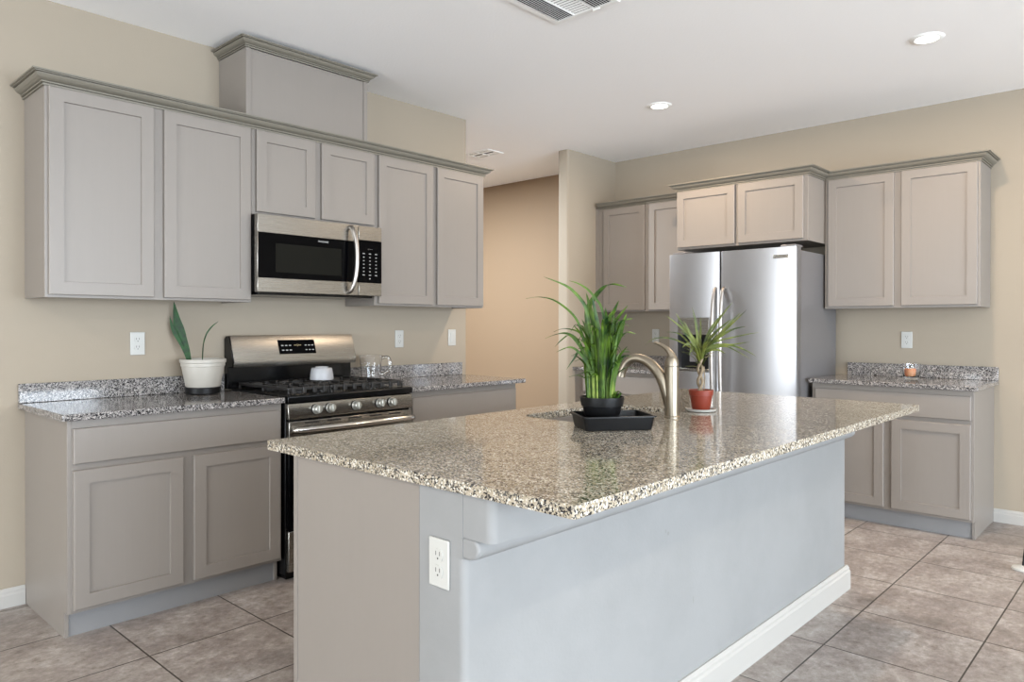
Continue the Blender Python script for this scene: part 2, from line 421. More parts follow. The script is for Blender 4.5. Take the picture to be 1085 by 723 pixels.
# chase box over the middle cabinet
t = thing('duct_cover_box', 'tall grey boxed duct cover reaching up to the ceiling above the microwave cabinet', 'cabinet box', (.305, .905, 2.344), R90)
bm = bmesh.new(); box(bm, 0, .758, .01, .303, 0, .36)
obj('carcass', bm, M_cab, t, bevel=.001)
bm = bmesh.new(); box(bm, 0, .026, 0, .01, 0, .36); obj('corner_stile', bm, M_cab, t); obj('corner_stile', bx(.732, .758, 0, .01, 0, .36), M_cab, t)
obj('front_panel', bx(.0275, .7305, .006, .0099, 0, .36), M_cab, t)
bm = bmesh.new(); crown(bm, [(.001, .905), (.305, .905), (.305, 1.663), (.001, 1.663)], 2.705, .82, .8)
o = obj('crown_trim', bm, M_crown, None); o.parent = t; o.matrix_parent_inverse = (Matrix.Translation(t.location) @ Matrix.Rotation(R90, 4, 'Z')).inverted()

# base cabinets
BH = .884
BF = .60
def base_w1(name, label, y0, y1, doors, drawers):
    return box_cab(name, label, 'cabinet', (BF, y0, 0), R90, y1-y0, BF-.001, BH-.001,
                   [(a-y0, b-y0, p, q) for a, b, p, q in doors], True, [(a-y0, b-y0, p, q) for a, b, p, q in drawers])
base_w1('base_cabinet', 'grey base cabinet at far left with one wide drawer over two doors', 0, .935,
        [(.019, .452, .122, .682), (.498, .922, .122, .682)], [(.019, .922, .708, .85)])
base_w1('base_cabinet', 'grey base cabinet right of the range, seen behind the island', 1.728, 2.64,
        [(1.75, 2.17, .122, .682), (2.205, 2.625, .122, .682)], [(1.75, 2.625, .708, .85)])
def base_w2(label, x0, x1, doors, drawers):
    return box_cab('base_cabinet', label, 'cabinet', (x0, Y2-.60, 0), 0, x1-x0, .599, BH-.001,
                   [(a-x0, b-x0, p, q) for a, b, p, q in doors], True, [(a-x0, b-x0, p, q) for a, b, p, q in drawers])
base_w2('grey base cabinet in the far corner between half-hidden wall and refrigerator', .034, 1.0,
        [(.09, .51, .122, .682), (.55, .975, .122, .682)], [(.09, .975, .708, .85)])
base_w2('grey base cabinet at far right with one wide drawer over two doors', 2.024, 2.964,
        [(2.05, 2.475, .122, .682), (2.52, 2.95, .122, .682)], [(2.05, 2.95, .708, .85)])
for z0, z1, y, lab in ((UB, UT, YU, 'wall'), (0, BH-.001, Y2-.60, 'base')):
    o = obj('filler_strip', bx(.001, .033, y, y+.02, z0, z1), M_cab)
    tag(o, 'narrow grey filler strip beside the far corner %s cabinet' % lab, 'filler strip')

# worktops with upstands
ZT = .912
def worktop(label, x0, x1, y0, y1, up, m=M_gran):
    t = thing('granite_worktop', label, 'countertop', (0, 0, 0))
    obj('slab', bx(x0, x1, y0, y1, BH, ZT), m, t, bevel=.005, seg=3)
    obj('upstand', bx(*up, ZT, 1.0), m, t, bevel=.003)
    return t
worktop('speckled grey granite worktop left of the range, under the snake plant', .001, BF+.04, -.028, .937, (.001, .022, -.028, .925))
worktop('speckled grey granite worktop between range and hallway opening', .001, BF+.04, 1.727, 2.70, (.001, .022, 1.727, 2.70))
worktop('speckled grey granite worktop in the far corner left of the refrigerator', .001, 1.01, Y2-.64, Y2-.001, (.001, 1.01, Y2-.022, Y2-.001))
worktop('speckled grey granite worktop at far right holding the candle', 2.01, 2.99, Y2-.64, Y2-.001, (2.06, 2.99, Y2-.022, Y2-.001))

# ------------------------------------------------------------------ island
IX0, IX1, IY0, IY1 = 1.805, 3.003, .203, 2.707
BX0, BX1, BX2, BY0, BY1 = 1.95, 2.52, 2.678, .214, 2.73
SX0, SX1, SY0, SY1 = 1.958, 2.30, 1.185, 1.80
def rrect(x0, x1, y0, y1, r, n=6):
    pts = []
    for cx, cy, a0 in ((x1-r, y1-r, 0), (x0+r, y1-r, PI/2), (x0+r, y0+r, PI), (x1-r, y0+r, 1.5*PI)):
        for k in range(n+1):
            a = a0+k/n*PI/2; pts.append((cx+r*math.cos(a), cy+r*math.sin(a)))
    return pts
def island_top():
    bm = bmesh.new(); ed = []
    for loop in (rrect(IX0, IX1, IY0, IY1, .008, 3), rrect(SX0, SX1, SY0, SY1, .07, 8)):
        v = [bm.verts.new((x, y, BH)) for x, y in loop]
        ed += [bm.edges.new((v[i], v[(i+1) % len(v)])) for i in range(len(v))]
    r = bmesh.ops.triangle_fill(bm, edges=ed, use_beauty=True)
    fs = [f for f in r['geom'] if isinstance(f, bmesh.types.BMFace)]
    e = bmesh.ops.extrude_face_region(bm, geom=fs)
    bmesh.ops.translate(bm, vec=(0, 0, ZT-BH), verts=[g for g in e['geom'] if isinstance(g, bmesh.types.BMVert)])
    return bm
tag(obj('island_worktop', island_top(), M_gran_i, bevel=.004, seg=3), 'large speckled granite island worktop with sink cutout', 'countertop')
# cabinet body of the island (hollow around the sink)
t = thing('island_cabinet', 'long grey island cabinet with plain end panel facing the camera', 'cabinet', (0, 0, 0))
bm = bmesh.new()
box(bm, BX0+.018, BX1-.001, BY0, BY0+.018, 0, BH-.001); obj('end_panel', bm, M_cab, t)
obj('end_panel', bx(BX0+.018, BX1-.001, BY1-.018, BY1-.002, 0, BH-.001), M_cab, t)
obj('corner_strip', bx(BX0, BX0+.018, BY0-.003, BY0+.02, 0, BH-.001), M_cab, t)
bm = bmesh.new(); box(bm, BX0, BX0+.018, BY0+.02, BY1-.02, .10, BH-.001); box(bm, BX1-.018, BX1-.001, BY0+.018, BY1-.018, .1, BH-.001); box(bm, BX0+.018, BX1-.018, BY0+.018, BY1-.018, .1, .118)
obj('carcass', bm, M_cab, t)
obj('toe_kick', bx(BX0+.06, BX0+.075, BY0+.018, BY1-.018, 0, .10), M_kick, t)
n = 5; ww = (BY1-BY0-.06)/n
for i in range(n):
    y = BY0+.03+i*ww
    for nm, z0, z1, sl in (('door', .122, .682, False), ('drawer', .708, .85, True)):
        o = obj(nm, door_bm(ww-.03, z1-z0, slab=sl), M_cab, t, (BX0, y+ww-.015, z0), rot=(0, 0, -PI/2))
# half wall behind the island cabinet, stepping out under the worktop
def round_ext(bm, x0, x1, y0, y1, z0, z1, r, mi=0):
    prism(bm, rrect2(x0, x1, y0, y1, r), 'z', z0, z1, mi)
def rrect2(x0, x1, y0, y1, r, n=5):
    pts = [(x0, y0)]
    for k in range(n+1):
        a = -PI/2+k/n*PI/2; pts.append((x1-r+r*math.cos(a), y0+r+r*math.sin(a)))
    for k in range(n+1):
        a = k/n*PI/2; pts.append((x1-r+r*math.cos(a), y1-r+r*math.sin(a)))
    pts.append((x0, y1)); return pts
def pony_mat():
    m = M_pony; b = m.node_tree.nodes['Principled BSDF']; p = pos(m)
    # a few small chips and a scuff on the long face
    n = noise(m, 2.3, 5, p, .65)
    r = ramp(m, n.outputs[0], [(.35, rgb(125, 125, 124)), (.6, rgb(130, 130, 129))]); prev = r.outputs[0]
    for (y, z, sy, sz) in CHIPS:
        vm = N(m, 'ShaderNodeVectorMath', operation='SUBTRACT'); L(m, p, vm.inputs[0]); vm.inputs[1].default_value = (BX2, y, z)
        v2 = N(m, 'ShaderNodeVectorMath', operation='MULTIPLY'); L(m, vm.outputs[0], v2.inputs[0]); v2.inputs[1].default_value = (10, 1/sy, 1/sz)
        ln = N(m, 'ShaderNodeVectorMath', operation='LENGTH'); L(m, v2.outputs[0], ln.inputs[0])
        lt = N(m, 'ShaderNodeMath', operation='LESS_THAN'); L(m, ln.outputs['Value'], lt.inputs[0]); lt.inputs[1].default_value = 1
        mx = N(m, 'ShaderNodeMixRGB'); L(m, lt.outputs[0], mx.inputs[0]); L(m, prev, mx.inputs[1]); mx.inputs[2].default_value = rgb(120, 118, 116); prev = mx.outputs[0]
    L(m, prev, b.inputs['Base Color'])
CHIPS = [(1.10, .607, .006, .006), (1.085, .617, .003, .006), (1.26, .352, .0025, .013)]
pony_mat()
t = thing('half_wall', 'white plastered half wall carrying the island worktop overhang', 'wall', (0, 0, 0))
bm = bmesh.new(); round_ext(bm, BX1, BX2, BY0, BY1, 0, .731, .02); box(bm, BX1, BX2-.006, BY0, BY1, .731, BH-.001); obj('wall_body', bm, M_pony, t, smooth=True)
bm = bmesh.new(); pts = [(BX2-.0295, .7312), (BX2+.012, .7312), (BX2+.03, .736), (BX2+.042, .748), (BX2+.045, .76), (BX2+.042, .772), (BX2+.034, .7818), (BX2-.0295, .7818)]
prism(bm, pts, 'y', BY0+.0015, BY1-.001); obj('ledge_moulding', bm, M_pony, t, bevel=.007, seg=3)
bm = bmesh.new(); round_ext(bm, BX2-.0295, 2.765, BY0+.0015, 2.71, .782, BH-.001, .022); obj('bearing_ledge', bm, M_pony, t, smooth=True)
bm = bmesh.new()
pr = base_profile(.115, .018)
rows = []
for (x, y, nx, ny) in ((BX2, BY0+.02, 1, 0), (BX2, BY1, 1, 1), (BX1+.01, BY1, 0, 1)):
    rows.append([bm.verts.new((x+nx*p, y+ny*p, q)) for p, q in pr])
for a, b in zip(rows, rows[1:]):
    for j in range(len(pr)): bm.faces.new([a[j], a[(j+1) % len(pr)], b[(j+1) % len(pr)], b[j]])
bm.faces.new(rows[0][::-1]); bm.faces.new(rows[-1]); obj('skirting', bm, M_trim, t)

# sink
t = thing('kitchen_sink', 'stainless undermount sink set in the island worktop beside the black tray', 'sink', ((SX0+SX1)/2, (SY0+SY1)/2, .68))
def sink_bm():
    bm = bmesh.new(); hx, hy = (SX1-SX0)/2, (SY1-SY0)/2; R = []
    for o_, z, r in ((.012, .2035, .08), (-.004, .2035, .074), (-.004, .19, .074), (-.010, .03, .07), (-.03, .008, .06), (-.06, 0, .05), (-.06, -.002, .05), (-.028, .006, .06), (-.008, .03, .07), (-.002, .19, .076), (.012, .2015, .08)):
        R.append([bm.verts.new((x, y, z)) for x, y in rrect(-hx-o_, hx+o_, -hy-o_, hy+o_, r)])
    for a, b in zip(R, R[1:]+R[:1]):
        if a is R[5]: continue
        if a is R[-1]: pass
        for i in range(len(a)): bm.faces.new([a[i], a[(i+1) % len(a)], b[(i+1) % len(a)], b[i]])
    bm.faces.new(R[5]); bm.faces.new(R[6][::-1]); return bm
obj('basin', sink_bm(), M_steel, t, smooth=True)
bm = bmesh.new(); lathe(bm, [(.045, .001), (.045, .004), (.03, .0045), (.028, .002), (0, .002)]); obj('drain', bm, M_chrome, t, smooth=True)

# faucet
FX, FY = 2.425, 1.548
t = thing('kitchen_faucet', 'brushed nickel single-lever faucet with arched spout behind the sink', 'faucet', (FX, FY, ZT))
bm = bmesh.new(); lathe(bm, [(0, 0), (.031, 0), (.031, .004), (.027, .008), (.0265, .05), (.0265, .19), (.0262, .197)]); obj('column', bm, M_nickel, t, smooth=True)
bm = bmesh.new(); tube(bm, [(-.008, -.003, .03), (-.02, -.004, .09), (-.038, -.006, .145), (-.072, -.01, .190), (-.112, -.014, .217), (-.155, -.02, .224), (-.188, -.024, .208), (-.21, -.027, .175), (-.217, -.028, .15)],
     [.016, .022, .023, .021, .0185, .0175, .017, .0175, .018], 16); obj('spout', bm, M_nickel, t, smooth=True)
bm = bmesh.new(); lathe(bm, [(.0268, .199), (.0266, .21), (.024, .224), (.018, .236), (.008, .243), (0, .245)])
tube(bm, [(.004, .002, .205), (.002, .001, .232), (-.014, -.002, .258), (-.04, -.006, .277), (-.072, -.01, .288)], [.02, .019, .0125, .008, .006], 14, flat=.8); obj('lever', bm, M_nickel, t, smooth=True)

# ------------------------------------------------------------------ range
RY0, RY1 = .943, 1.718; RW = RY1-RY0; RF = .655
t = thing('gas_range', 'stainless and black freestanding gas range with five knobs', 'range', (RF, RY0, 0), R90)
# local: X along the wall, Y into the wall (front at 0), Z up; depth RF
D = RF-.004
bm = bmesh.new(); box(bm, 0, RW, .03, D, .03, .893); box(bm, .02, RW-.02, .06, D, 0, .03); obj('body', bm, M_black, t, bevel=.002)
bm = bmesh.new(); pts = [(0, .884), (0, .912), (.006, .918), (.03, .92), (D-.06, .918), (D-.06, .894), (.03, .894)]
prism(bm, pts, 'x', -.001, RW+.001); obj('cooktop', bm, M_black, t, bevel=.002)
bm = bmesh.new(); prism(bm, [(.0, .802), (-.004, .81), (.006, .878), (.03, .883), (.03, .802)], 'x', 0, RW); obj('control_panel', bm, M_steel, t, bevel=.002)
for ky in (1.098, 1.177, 1.334, 1.488, 1.57):
    bm = bmesh.new(); lathe(bm, [(0, 0), (.0255, 0), (.0255, .006), (.022, .009), (.0205, .026), (.0175, .03), (0, .031)], 28)
    k = obj('knob', bm, M_knob, t, (ky-RY0, -.001, .8425), smooth=True, rot=(PI/2-.1, 0, 0))
    obj('grip', bx(-.0045, .0045, -.019, .019, .028, .037), M_knob, k, bevel=.0015)
    bm = bmesh.new(); lathe(bm, [(.0275, -.0005), (.0275, .003), (.0257, .003), (.0257, -.0005)], 28, cap=False); obj('bezel', bm, M_black, k, smooth=True)
# door
bm = bmesh.new(); box(bm, .004, RW-.004, 0, .028, .706, .79); obj('oven_door', bm, M_steel, t, bevel=.003)
dr = [o for o in t.children if o.name.startswith('oven_door')][0]
obj('glass_front', bx(.004, RW-.004, .003, .028, .262, .704), M_glassblk, dr, bevel=.002)
for k in range(5): obj('vent_slot', bx(.09+k*.13, .17+k*.13, -.0012, .002, .776, .782), M_dark, dr)
bm = bmesh.new(); tube(bm, [(.03, -.012, .752), (.06, -.042, .752), (RW/2, -.058, .752), (RW-.06, -.042, .752), (RW-.03, -.012, .752)], [.016, .021, .022, .021, .016], 16, flat=.8)
box(bm, .02, .045, -.02, .002, .738, .766); box(bm, RW-.045, RW-.02, -.02, .002, .738, .766)
obj('handle', bm, M_chrome, dr, smooth=True)
obj('storage_drawer', bx(.004, RW-.004, .004, .03, .05, .25), M_steel, t, bevel=.003)
# backguard
t2 = bmesh.new(); prism(t2, [(D, .914), (D, 1.19), (D-.02, 1.205), (D-.055, 1.205), (D-.104, 1.068), (D-.096, 1.04), (D-.045, 1.035), (D-.045, .9185), (D-.005, .9185), (D-.005, .914)], 'x', -.012, RW+.004)
# stainless face wrapped over a black core
bg = obj('backguard', t2, M_black, t, bevel=.002)
bm = bmesh.new(); prism(bm, [(D-.022, 1.2085), (D-.057, 1.2085), (D-.1075, 1.068), (D-.099, 1.036), (D-.096, 1.04), (D-.104, 1.068), (D-.055, 1.205), (D-.022, 1.205)], 'x', -.006, RW+.002)
obj('steel_fascia', bm, M_steel, t, bevel=.0008)
# display on the slanted fascia
sl = Vector((0, -.0505, -.1405)).normalized(); ang = math.atan2(.0505, .1405)
def on_fascia(u, s, off): # u along X, s distance down from the top edge, off outwards
    nrm = Vector((0, -sl.z*-1, 0)); out = Vector((0, sl.z, -sl.y)).normalized()
    p = Vector((u, D-.057, 1.2085))+sl*s+out*off; return p
bm = bmesh.new(); box(bm, -.1175, .1175, -.042, .042, 0, .002)
dsp = obj('display_panel', bm, M_glassblk, t, on_fascia(.385, .072, .0002), rot=(PI/2-ang, 0, 0))
for r_ in range(2):
    for c_ in range(3): obj('button_mark', bx(-.1+c_*.024, -.086+c_*.024, .006-r_*.028, .0115-r_*.028, .002, .0024), M_mark, dsp)
    for c_ in range(3): obj('button_mark', bx(.05+c_*.022, .062+c_*.022, .006-r_*.028, .0115-r_*.028, .002, .0024), M_mark, dsp)
text_obj('clock_digits', '--:--', .03, M_led, dsp, (.003, .012, .0022), (0, 0, 0))
# grates and burners
def grate_bm(w, d):
    bm = bmesh.new(); h0, h1 = .018, .033
    def bar(x0, x1, y0, y1, a=h0, b=h1): box(bm, x0, x1, y0, y1, a, b)
    bw = .010
    bar(0, w, 0, bw); bar(0, w, d-bw, d); bar(0, bw, bw, d-bw); bar(w-bw, w, bw, d-bw); bar(bw, w-bw, d/2-bw/2, d/2+bw/2)
    for x in (0, w-bw):
        for y in (0, d/2-bw/2, d-bw): bar(x, x+bw, y, y+bw, 0, h0)
    n = 3
    for i in range(1, n+1):
        x = w*i/(n+1)-.005
        for y0, y1 in ((bw, .085), (d/2-.075, d/2-bw/2), (d/2+bw/2, d/2+.075), (d-.085, d-bw)): bar(x, x+.009, y0, y1, h0+.002, h1+.004)
    for cy in (d*.25, d*.75):
        bar(bw, w*.30, cy-.005, cy+.004, h0+.002, h1+.004); bar(w*.70, w-bw, cy-.005, cy+.004, h0+.002, h1+.004)
    # scalloped front and back skirts
    for x in [w*(i+.5)/4 for i in range(4)]: bar(x-.011, x+.011, -.008, .004, .002, h1+.003)
    return bm
gw = (RW-.05)/3
for i in range(3):
    g = obj('grate', grate_bm(gw-.004, .515), M_iron, t, (.025+i*gw+.002, .05, .921), bevel=.003)
for (x, y, r) in ((.15, .17, .046), (.15, .44, .036), (RW/2, .305, .042), (RW-.15, .17, .05), (RW-.15, .44, .036)):
    bm = bmesh.new(); lathe(bm, [(0, 0), (r, 0), (r, .008), (r*.8, .011), (r*.8, .016), (r*.72, .019), (0, .02)], 28); obj('burner', bm, M_iron, t, (x, y, .9195), smooth=True)
# ------------------------------------------------------------------ microwave
MY0, MY1, MZ0, MZ1, MX = .917, 1.695, 1.437, 1.837, .40
t = thing('microwave', 'stainless over-the-range microwave with black glass door', 'microwave', (MX, MY0, MZ0), R90)
MW, MH = MY1-MY0, MZ1-MZ0
bm = bmesh.new(); box(bm, .018, MW-.003, .035, MX-.003, .004, MH+.005); obj('body', bm, M_black, t, bevel=.002)
bm = bmesh.new(); ds = .616
box(bm, 0, ds-.0015, 0, .032, .306, MH); box(bm, 0, ds-.0015, 0, .032, 0, .074)
box(bm, 0, .005, 0.001, .032, .074, .306); d_ = obj('door', bm, M_steel, t, bevel=.002)
obj('glass_panel', bx(.0055, ds-.002, .0005, .03, .0745, .3055), M_glassblk, d_)
obj('viewing_window', bx(.10, .50, -.0006, .002, .105, .255), M_window, d_)
text_obj('maker_lettering', 'FRIGIDAIRE', .013, M_mark, d_, (.385, .0002, .286), (PI/2, 0, 0), .0006)
bm = bmesh.new(); hx = .548
tube(bm, [(hx+.01, .002, .385), (hx+.008, -.03, .37), (hx+.016, -.05, .30), (hx+.018, -.056, .2), (hx+.012, -.05, .10), (hx+.0, -.03, .03), (hx-.004, .002, .015)], [.008, .011, .0125, .013, .0125, .011, .008], 14, flat=1.3)
obj('handle', bm, M_bar, d_, smooth=True)
bm = bmesh.new(); box(bm, ds+.0015, MW, 0, .032, .318, MH); cp = obj('control_panel', bm, M_steel, t, bevel=.002)
obj('lower_panel', bx(ds+.0015, MW, 0, .032, 0, .074), M_steel, t, bevel=.002)
obj('keypad', bx(ds+.0015, MW, .0005, .03, .0745, .3175), M_glassblk, cp)
M_key = mat('key_mark_grey', rgb(135, 135, 132), .5)
for r_ in range(8):
    for c_ in range(3):
        if r_ == 7 and c_ != 1: continue
        w_ = .005 if r_ not in (0, 6) else .008
        obj('key_mark', bx(ds+.036+c_*.043-w_, ds+.036+c_*.043+w_, -.0002, .0006, .239-r_*.0205, .2445-r_*.0205), M_key, cp)
text_obj('key_heading', '- - - - -', .012, M_mark, cp, (ds+.08, .0002, .27), (PI/2, 0, 0), .0004)
bm = bmesh.new(); box(bm, .03, MW-.03, .05, MX-.02, -.012, .004); obj('underside_vent', bm, M_black, t, bevel=.003)

# ------------------------------------------------------------------ refrigerator
FRY = 3.86; FRX0, FRX1 = 1.034, 1.992; FRT = 1.792
t = thing('refrigerator', 'stainless side-by-side refrigerator with water dispenser and curved handles', 'refrigerator', (FRX0, FRY, 0))
FW = FRX1-FRX0; seam = .413
bm = bmesh.new(); box(bm, .004, FW-.004, .075, .74, .03, FRT-.022); box(bm, .03, FW-.03, .1, .72, 0, .03); obj('body', bm, M_fside, t, bevel=.003)
obj('base_grille', bx(.01, FW-.01, .07, .08, .02, .09), M_dark, t)
def fdoor(x0, x1, hole=None):
    bm = bmesh.new(); z0, z1 = .095, FRT
    pts = [(x0, .07), (x0, .014), (x0+.004, .004), (x0+.014, 0), (x1-.014, 0), (x1-.004, .004), (x1, .014), (x1, .07)]
    if not hole: prism(bm, pts, 'z', z0, z1); return bm
    hx0, hx1, hz0, hz1 = hole
    prism(bm, pts, 'z', z0, hz0); prism(bm, pts, 'z', hz1, z1)
    prism(bm, [(x0, .07), (x0, .014), (x0+.004, .004), (x0+.014, 0), (hx0, 0), (hx0, .07)], 'z', hz0, hz1)
    prism(bm, [(hx1, 0), (x1-.014, 0), (x1-.004, .004), (x1, .014), (x1, .07), (hx1, .07)], 'z', hz0, hz1)
    bmesh.ops.remove_doubles(bm, verts=bm.verts, dist=1e-5)
    return bm
hole = (.075, .325, .93, 1.325)
fd = obj('freezer_door', fdoor(0, seam-.004, hole), M_fridge, t, smooth=True)
rd = obj('fresh_food_door', fdoor(seam+.004, FW), M_fridge, t, smooth=True)
# dispenser
dp = obj('dispenser', bx(hole[0]+.001, hole[1]-.001, .058, .07, hole[2]+.001, hole[3]-.001), M_bplastic, t)
obj('control_fascia', bx(hole[0]+.002, hole[1]-.002, .001, .057, 1.2, hole[3]-.002), M_steel, dp, bevel=.002)
obj('drip_tray', bx(hole[0]+.002, hole[1]-.002, .004, .057, hole[2]+.002, .952), M_steel, dp, bevel=.002)
bm = bmesh.new(); box(bm, .155, .245, .03, .05, 1.0, 1.17); obj('paddle', bm, M_fside, dp, bevel=.004)
for dparent, xx in ((fd, seam-.032), (rd, seam+.032)):
    bm = bmesh.new(); s_ = 1 if xx > seam else -1
    tube(bm, [(xx, .003, 1.535), (xx, -.03, 1.51), (xx, -.052, 1.38), (xx, -.066, 1.12), (xx, -.06, .85), (xx, -.035, .66), (xx, .003, .62)], [.008, .012, .0135, .014, .0135, .012, .008], 14)
    obj('handle', bm, M_bar, dparent, smooth=True)
o = obj('badge', bx(FW-.16, FW-.055, -.003, .001, 1.717, 1.742), M_chrome, rd, bevel=.001)
text_obj('badge_lettering', 'FRIGIDAIRE', .014, M_slot, rd, (FW-.1075, -.0032, 1.7295), (PI/2, 0, 0), .0004)
for a_, b_ in ((.02, .12), (FW-.12, FW-.015)): obj('hinge_cover', bx(a_, b_, .02, .14, FRT+.001, FRT+.016), M_fside, t, bevel=.004)

# ------------------------------------------------------------------ outlets and switches
def outlet(label, loc, rotz, kind='outlet', group=None):
    t = thing('wall_outlet' if kind == 'outlet' else 'light_switch', label, 'outlet' if kind == 'outlet' else 'switch', loc, rotz, group)
    obj('cover_plate', bx(-.035, .035, -.006, -.0005, -.0575, .0575), M_white, t, bevel=.003)
    if kind == 'outlet':
        for z in (-.0195, .0195):
            bm = bmesh.new(); prism(bm, [(.0165*math.cos(a)*1.0, z+max(-.0145, min(.0145, .0175*math.sin(a)))) for a in [k/24*2*PI for k in range(24)]], 'y', -.0085, -.005)
            s = obj('socket', bm, M_white, t)
            bm = bmesh.new(); box(bm, -.0075, -.0055, -.0088, -.008, z-.001, z+.009); box(bm, .0055, .0075, -.0088, -.008, z-.001, z+.009); box(bm, -.002, .002, -.0088, -.008, z-.010, z-.0055)
            obj('slots', bm, M_slot, s)
    else:
        obj('rocker', bx(-.0165, .0165, -.0095, -.005, -.033, .033), M_white, t, bevel=.002)
    return t
outlet('white outlet on the left wall, left of the snake plant', (0, .483, 1.173), R90)
outlet('white outlet above the glass jug, right of the range', (0, 2.139, 1.175), R90)
outlet('white rocker switch near the hallway edge of the left wall', (0, 2.615, 1.179), R90, 'switch')
outlet('white outlet on the back wall above the candle', (2.449, Y2, 1.168), 0)
outlet('white outlet on the back wall left of the refrigerator, above the faucet', (.433, Y2, 1.176), 0)
outlet('white outlet on the plastered end of the island', (2.596, BY0, .708), 0)

# ------------------------------------------------------------------ ceiling fittings
def can_light(label, x, y, r=.078, cat='ceiling light', power=None, col=None):
    t = thing('recessed_light', label, cat, (x, y, CEIL), 0, None)
    bm = bmesh.new(); lathe(bm, [(r*.70, -.0035), (r*.74, -.008), (r*.98, -.006), (r*1.06, -.001), (r*1.06, 0), (r*.70, 0)], 40, cap=False); obj('trim_ring', bm, M_fitting, t, smooth=True)
    bm = bmesh.new(); lathe(bm, [(0, -.0055), (r*.5, -.005), (r*.71, -.003), (r*.71, -.001), (0, -.001)], 32); obj('lens', bm, M_lens, t, smooth=True)
    l = bpy.data.lights.new('lamp', 'AREA'); l.shape = 'DISK'; l.size = r*1.3; l.energy = power or CAN_POWER; l.color = col or CAN_COL
    o = bpy.data.objects.new('lamp', l); C.objects.link(o); o.parent = t; o.location = (0, 0, -.012)
    return t
can_light('glowing recessed ceiling light near the middle of the ceiling', 1.224, 3.413)
can_light('glowing recessed ceiling light toward the upper right', 2.876, 3.34)
can_light('added unseen fill light in the seating area behind the camera', 4.9, .6, power=28, col=(1, .92, .8))  # this and the next two: unseen lamps added as interior fill
can_light('added unseen fill light in the seating area over the rear windows', 4.9, -2.2, power=28, col=(1, .92, .8))
can_light('added unseen fill light over the left rear of the room', 2.0, -2.2, power=28, col=(1, .92, .8))
can_light('recessed ceiling light inside the hallway', -1.4, 3.0, power=190, col=(.87, .94, 1))
def register(label, x0, x1, y0, y1, nsec=3):
    t = thing('air_register', label, 'air vent', (x0, y0, CEIL))
    w, h = x1-x0, y1-y0; b = .028
    bm = bmesh.new()
    def frame(pp): 
        prism(bm, pp, 'z', -.007, -.0002)
    box(bm, 0, w, 0, b, -.007, -.0002); box(bm, 0, w, h-b, h, -.007, -.0002); box(bm, 0, b, b, h-b, -.007, -.0002); box(bm, w-b, w, b, h-b, -.007, -.0002)
    obj('frame', bm, M_fitting, t, bevel=.002)
    obj('duct_shadow', bx(b, w-b, b, h-b, -.0012, -.0002), M_dark, t)
    bm = bmesh.new(); 
    # central panel of slats one way, side panels the other way
    if nsec == 3:
        a0, a1 = w*.36, w*.64
        n = 15
        for k in range(n):
            y = b+(h-2*b)*(k+.5)/n
            prism(bm, [(y-.001, -.003), (y+.004, -.007), (y+.007, -.0085), (y+.006, -.003)], 'x', a0, a1)
        for r0, r1 in ((b, a0-.004), (a1+.004, w-b)):
            m_ = 8
            for k in range(m_):
                x = r0+(r1-r0)*(k+.5)/m_
                sgn = 1
                prism(bm, [(x-.002, -.0035), (x+sgn*.004, -.009), (x+sgn*.0055, -.0085), (x-.0005, -.003)], 'y', b, h-b)
        box(bm, a0-.004, a0, b, h-b, -.0085, -.002); box(bm, a1, a1+.004, b, h-b, -.0085, -.002)
    else:
        n = 2
        for k in range(n):
            y = b+(h-2*b)*(k+.5)/n
            prism(bm, [(y-.02, -.0035), (y+.010, -.009), (y+.012, -.0085), (y+.02, -.003)], 'x', b, w-b)
        box(bm, w/2-.004, w/2+.004, b, h-b, -.0085, -.002)
    obj('louvre_blades', bm, M_fitting, t)
    if nsec == 3: obj('lever', bx(w*.62, w*.72, h-.02, h-.012, -.012, -.007), M_fitting, t)
    return t
register('white louvred air register at the top edge of the ceiling', 1.57, 1.95, 1.51, 1.89)
register('small white air register on the hallway ceiling', -.80, -.50, 3.48, 3.68, 1)

# ------------------------------------------------------------------ plants and small things
RT = Vector((math.cos(.745), math.sin(.745), 0)); FWD = Vector((-math.sin(.745), math.cos(.745), 0))
def lv(a, b, z): return RT*a+FWD*b+Vector((0, 0, z))
# black tray
def tray():
    t = thing('plant_tray', 'black rectangular plastic plant tray on the island beside the sink', 'tray', (2.42, 1.160, ZT), math.atan2(.8, .6))
    bm = bmesh.new(); hx, hy = .113, .078; R = []
    for ox, z, r in ((0, .0, .012), (.004, .002, .014), (.012, .044, .016), (.018, .045, .018), (.018, .049, .018), (.009, .049, .015), (.001, .006, .012)):
        R.append([bm.verts.new((x, y, z)) for x, y in rrect(-hx-ox, hx+ox, -hy-ox, hy+ox, r, 4)])
    for a, b in zip(R, R[1:]):
        for i in range(len(a)): bm.faces.new([a[i], a[(i+1) % len(a)], b[(i+1) % len(a)], b[i]])
    bm.faces.new(R[0][::-1]); bm.faces.new(R[-1]); obj('tray_body', bm, M_bplastic, t, smooth=True)
    return t
tray()
PX, PY, PZ = 2.378, 1.158, ZT+.0065
t = thing('potted_plant', 'bushy bright green strappy plant in a round black pot on the black tray', 'potted plant', (PX, PY, PZ))
bm = bmesh.new(); lathe(bm, [(0, 0), (.048, 0), (.050, .026), (.057, .030), (.061, .034), (.0685, .066), (.073, .068), (.0775, .096), (.0775, .099), (.0735, .099), (.071, .08), (.064, .07)], 40, cap=False);
obj('pot', bm, M_bplastic, t, smooth=True)
bm = bmesh.new(); lathe(bm, [(0, .090), (.05, .088), (.0715, .084), (.066, .072), (0, .072)], 32); obj('soil', bm, M_soil, t, smooth=True)
K = 1/296.0
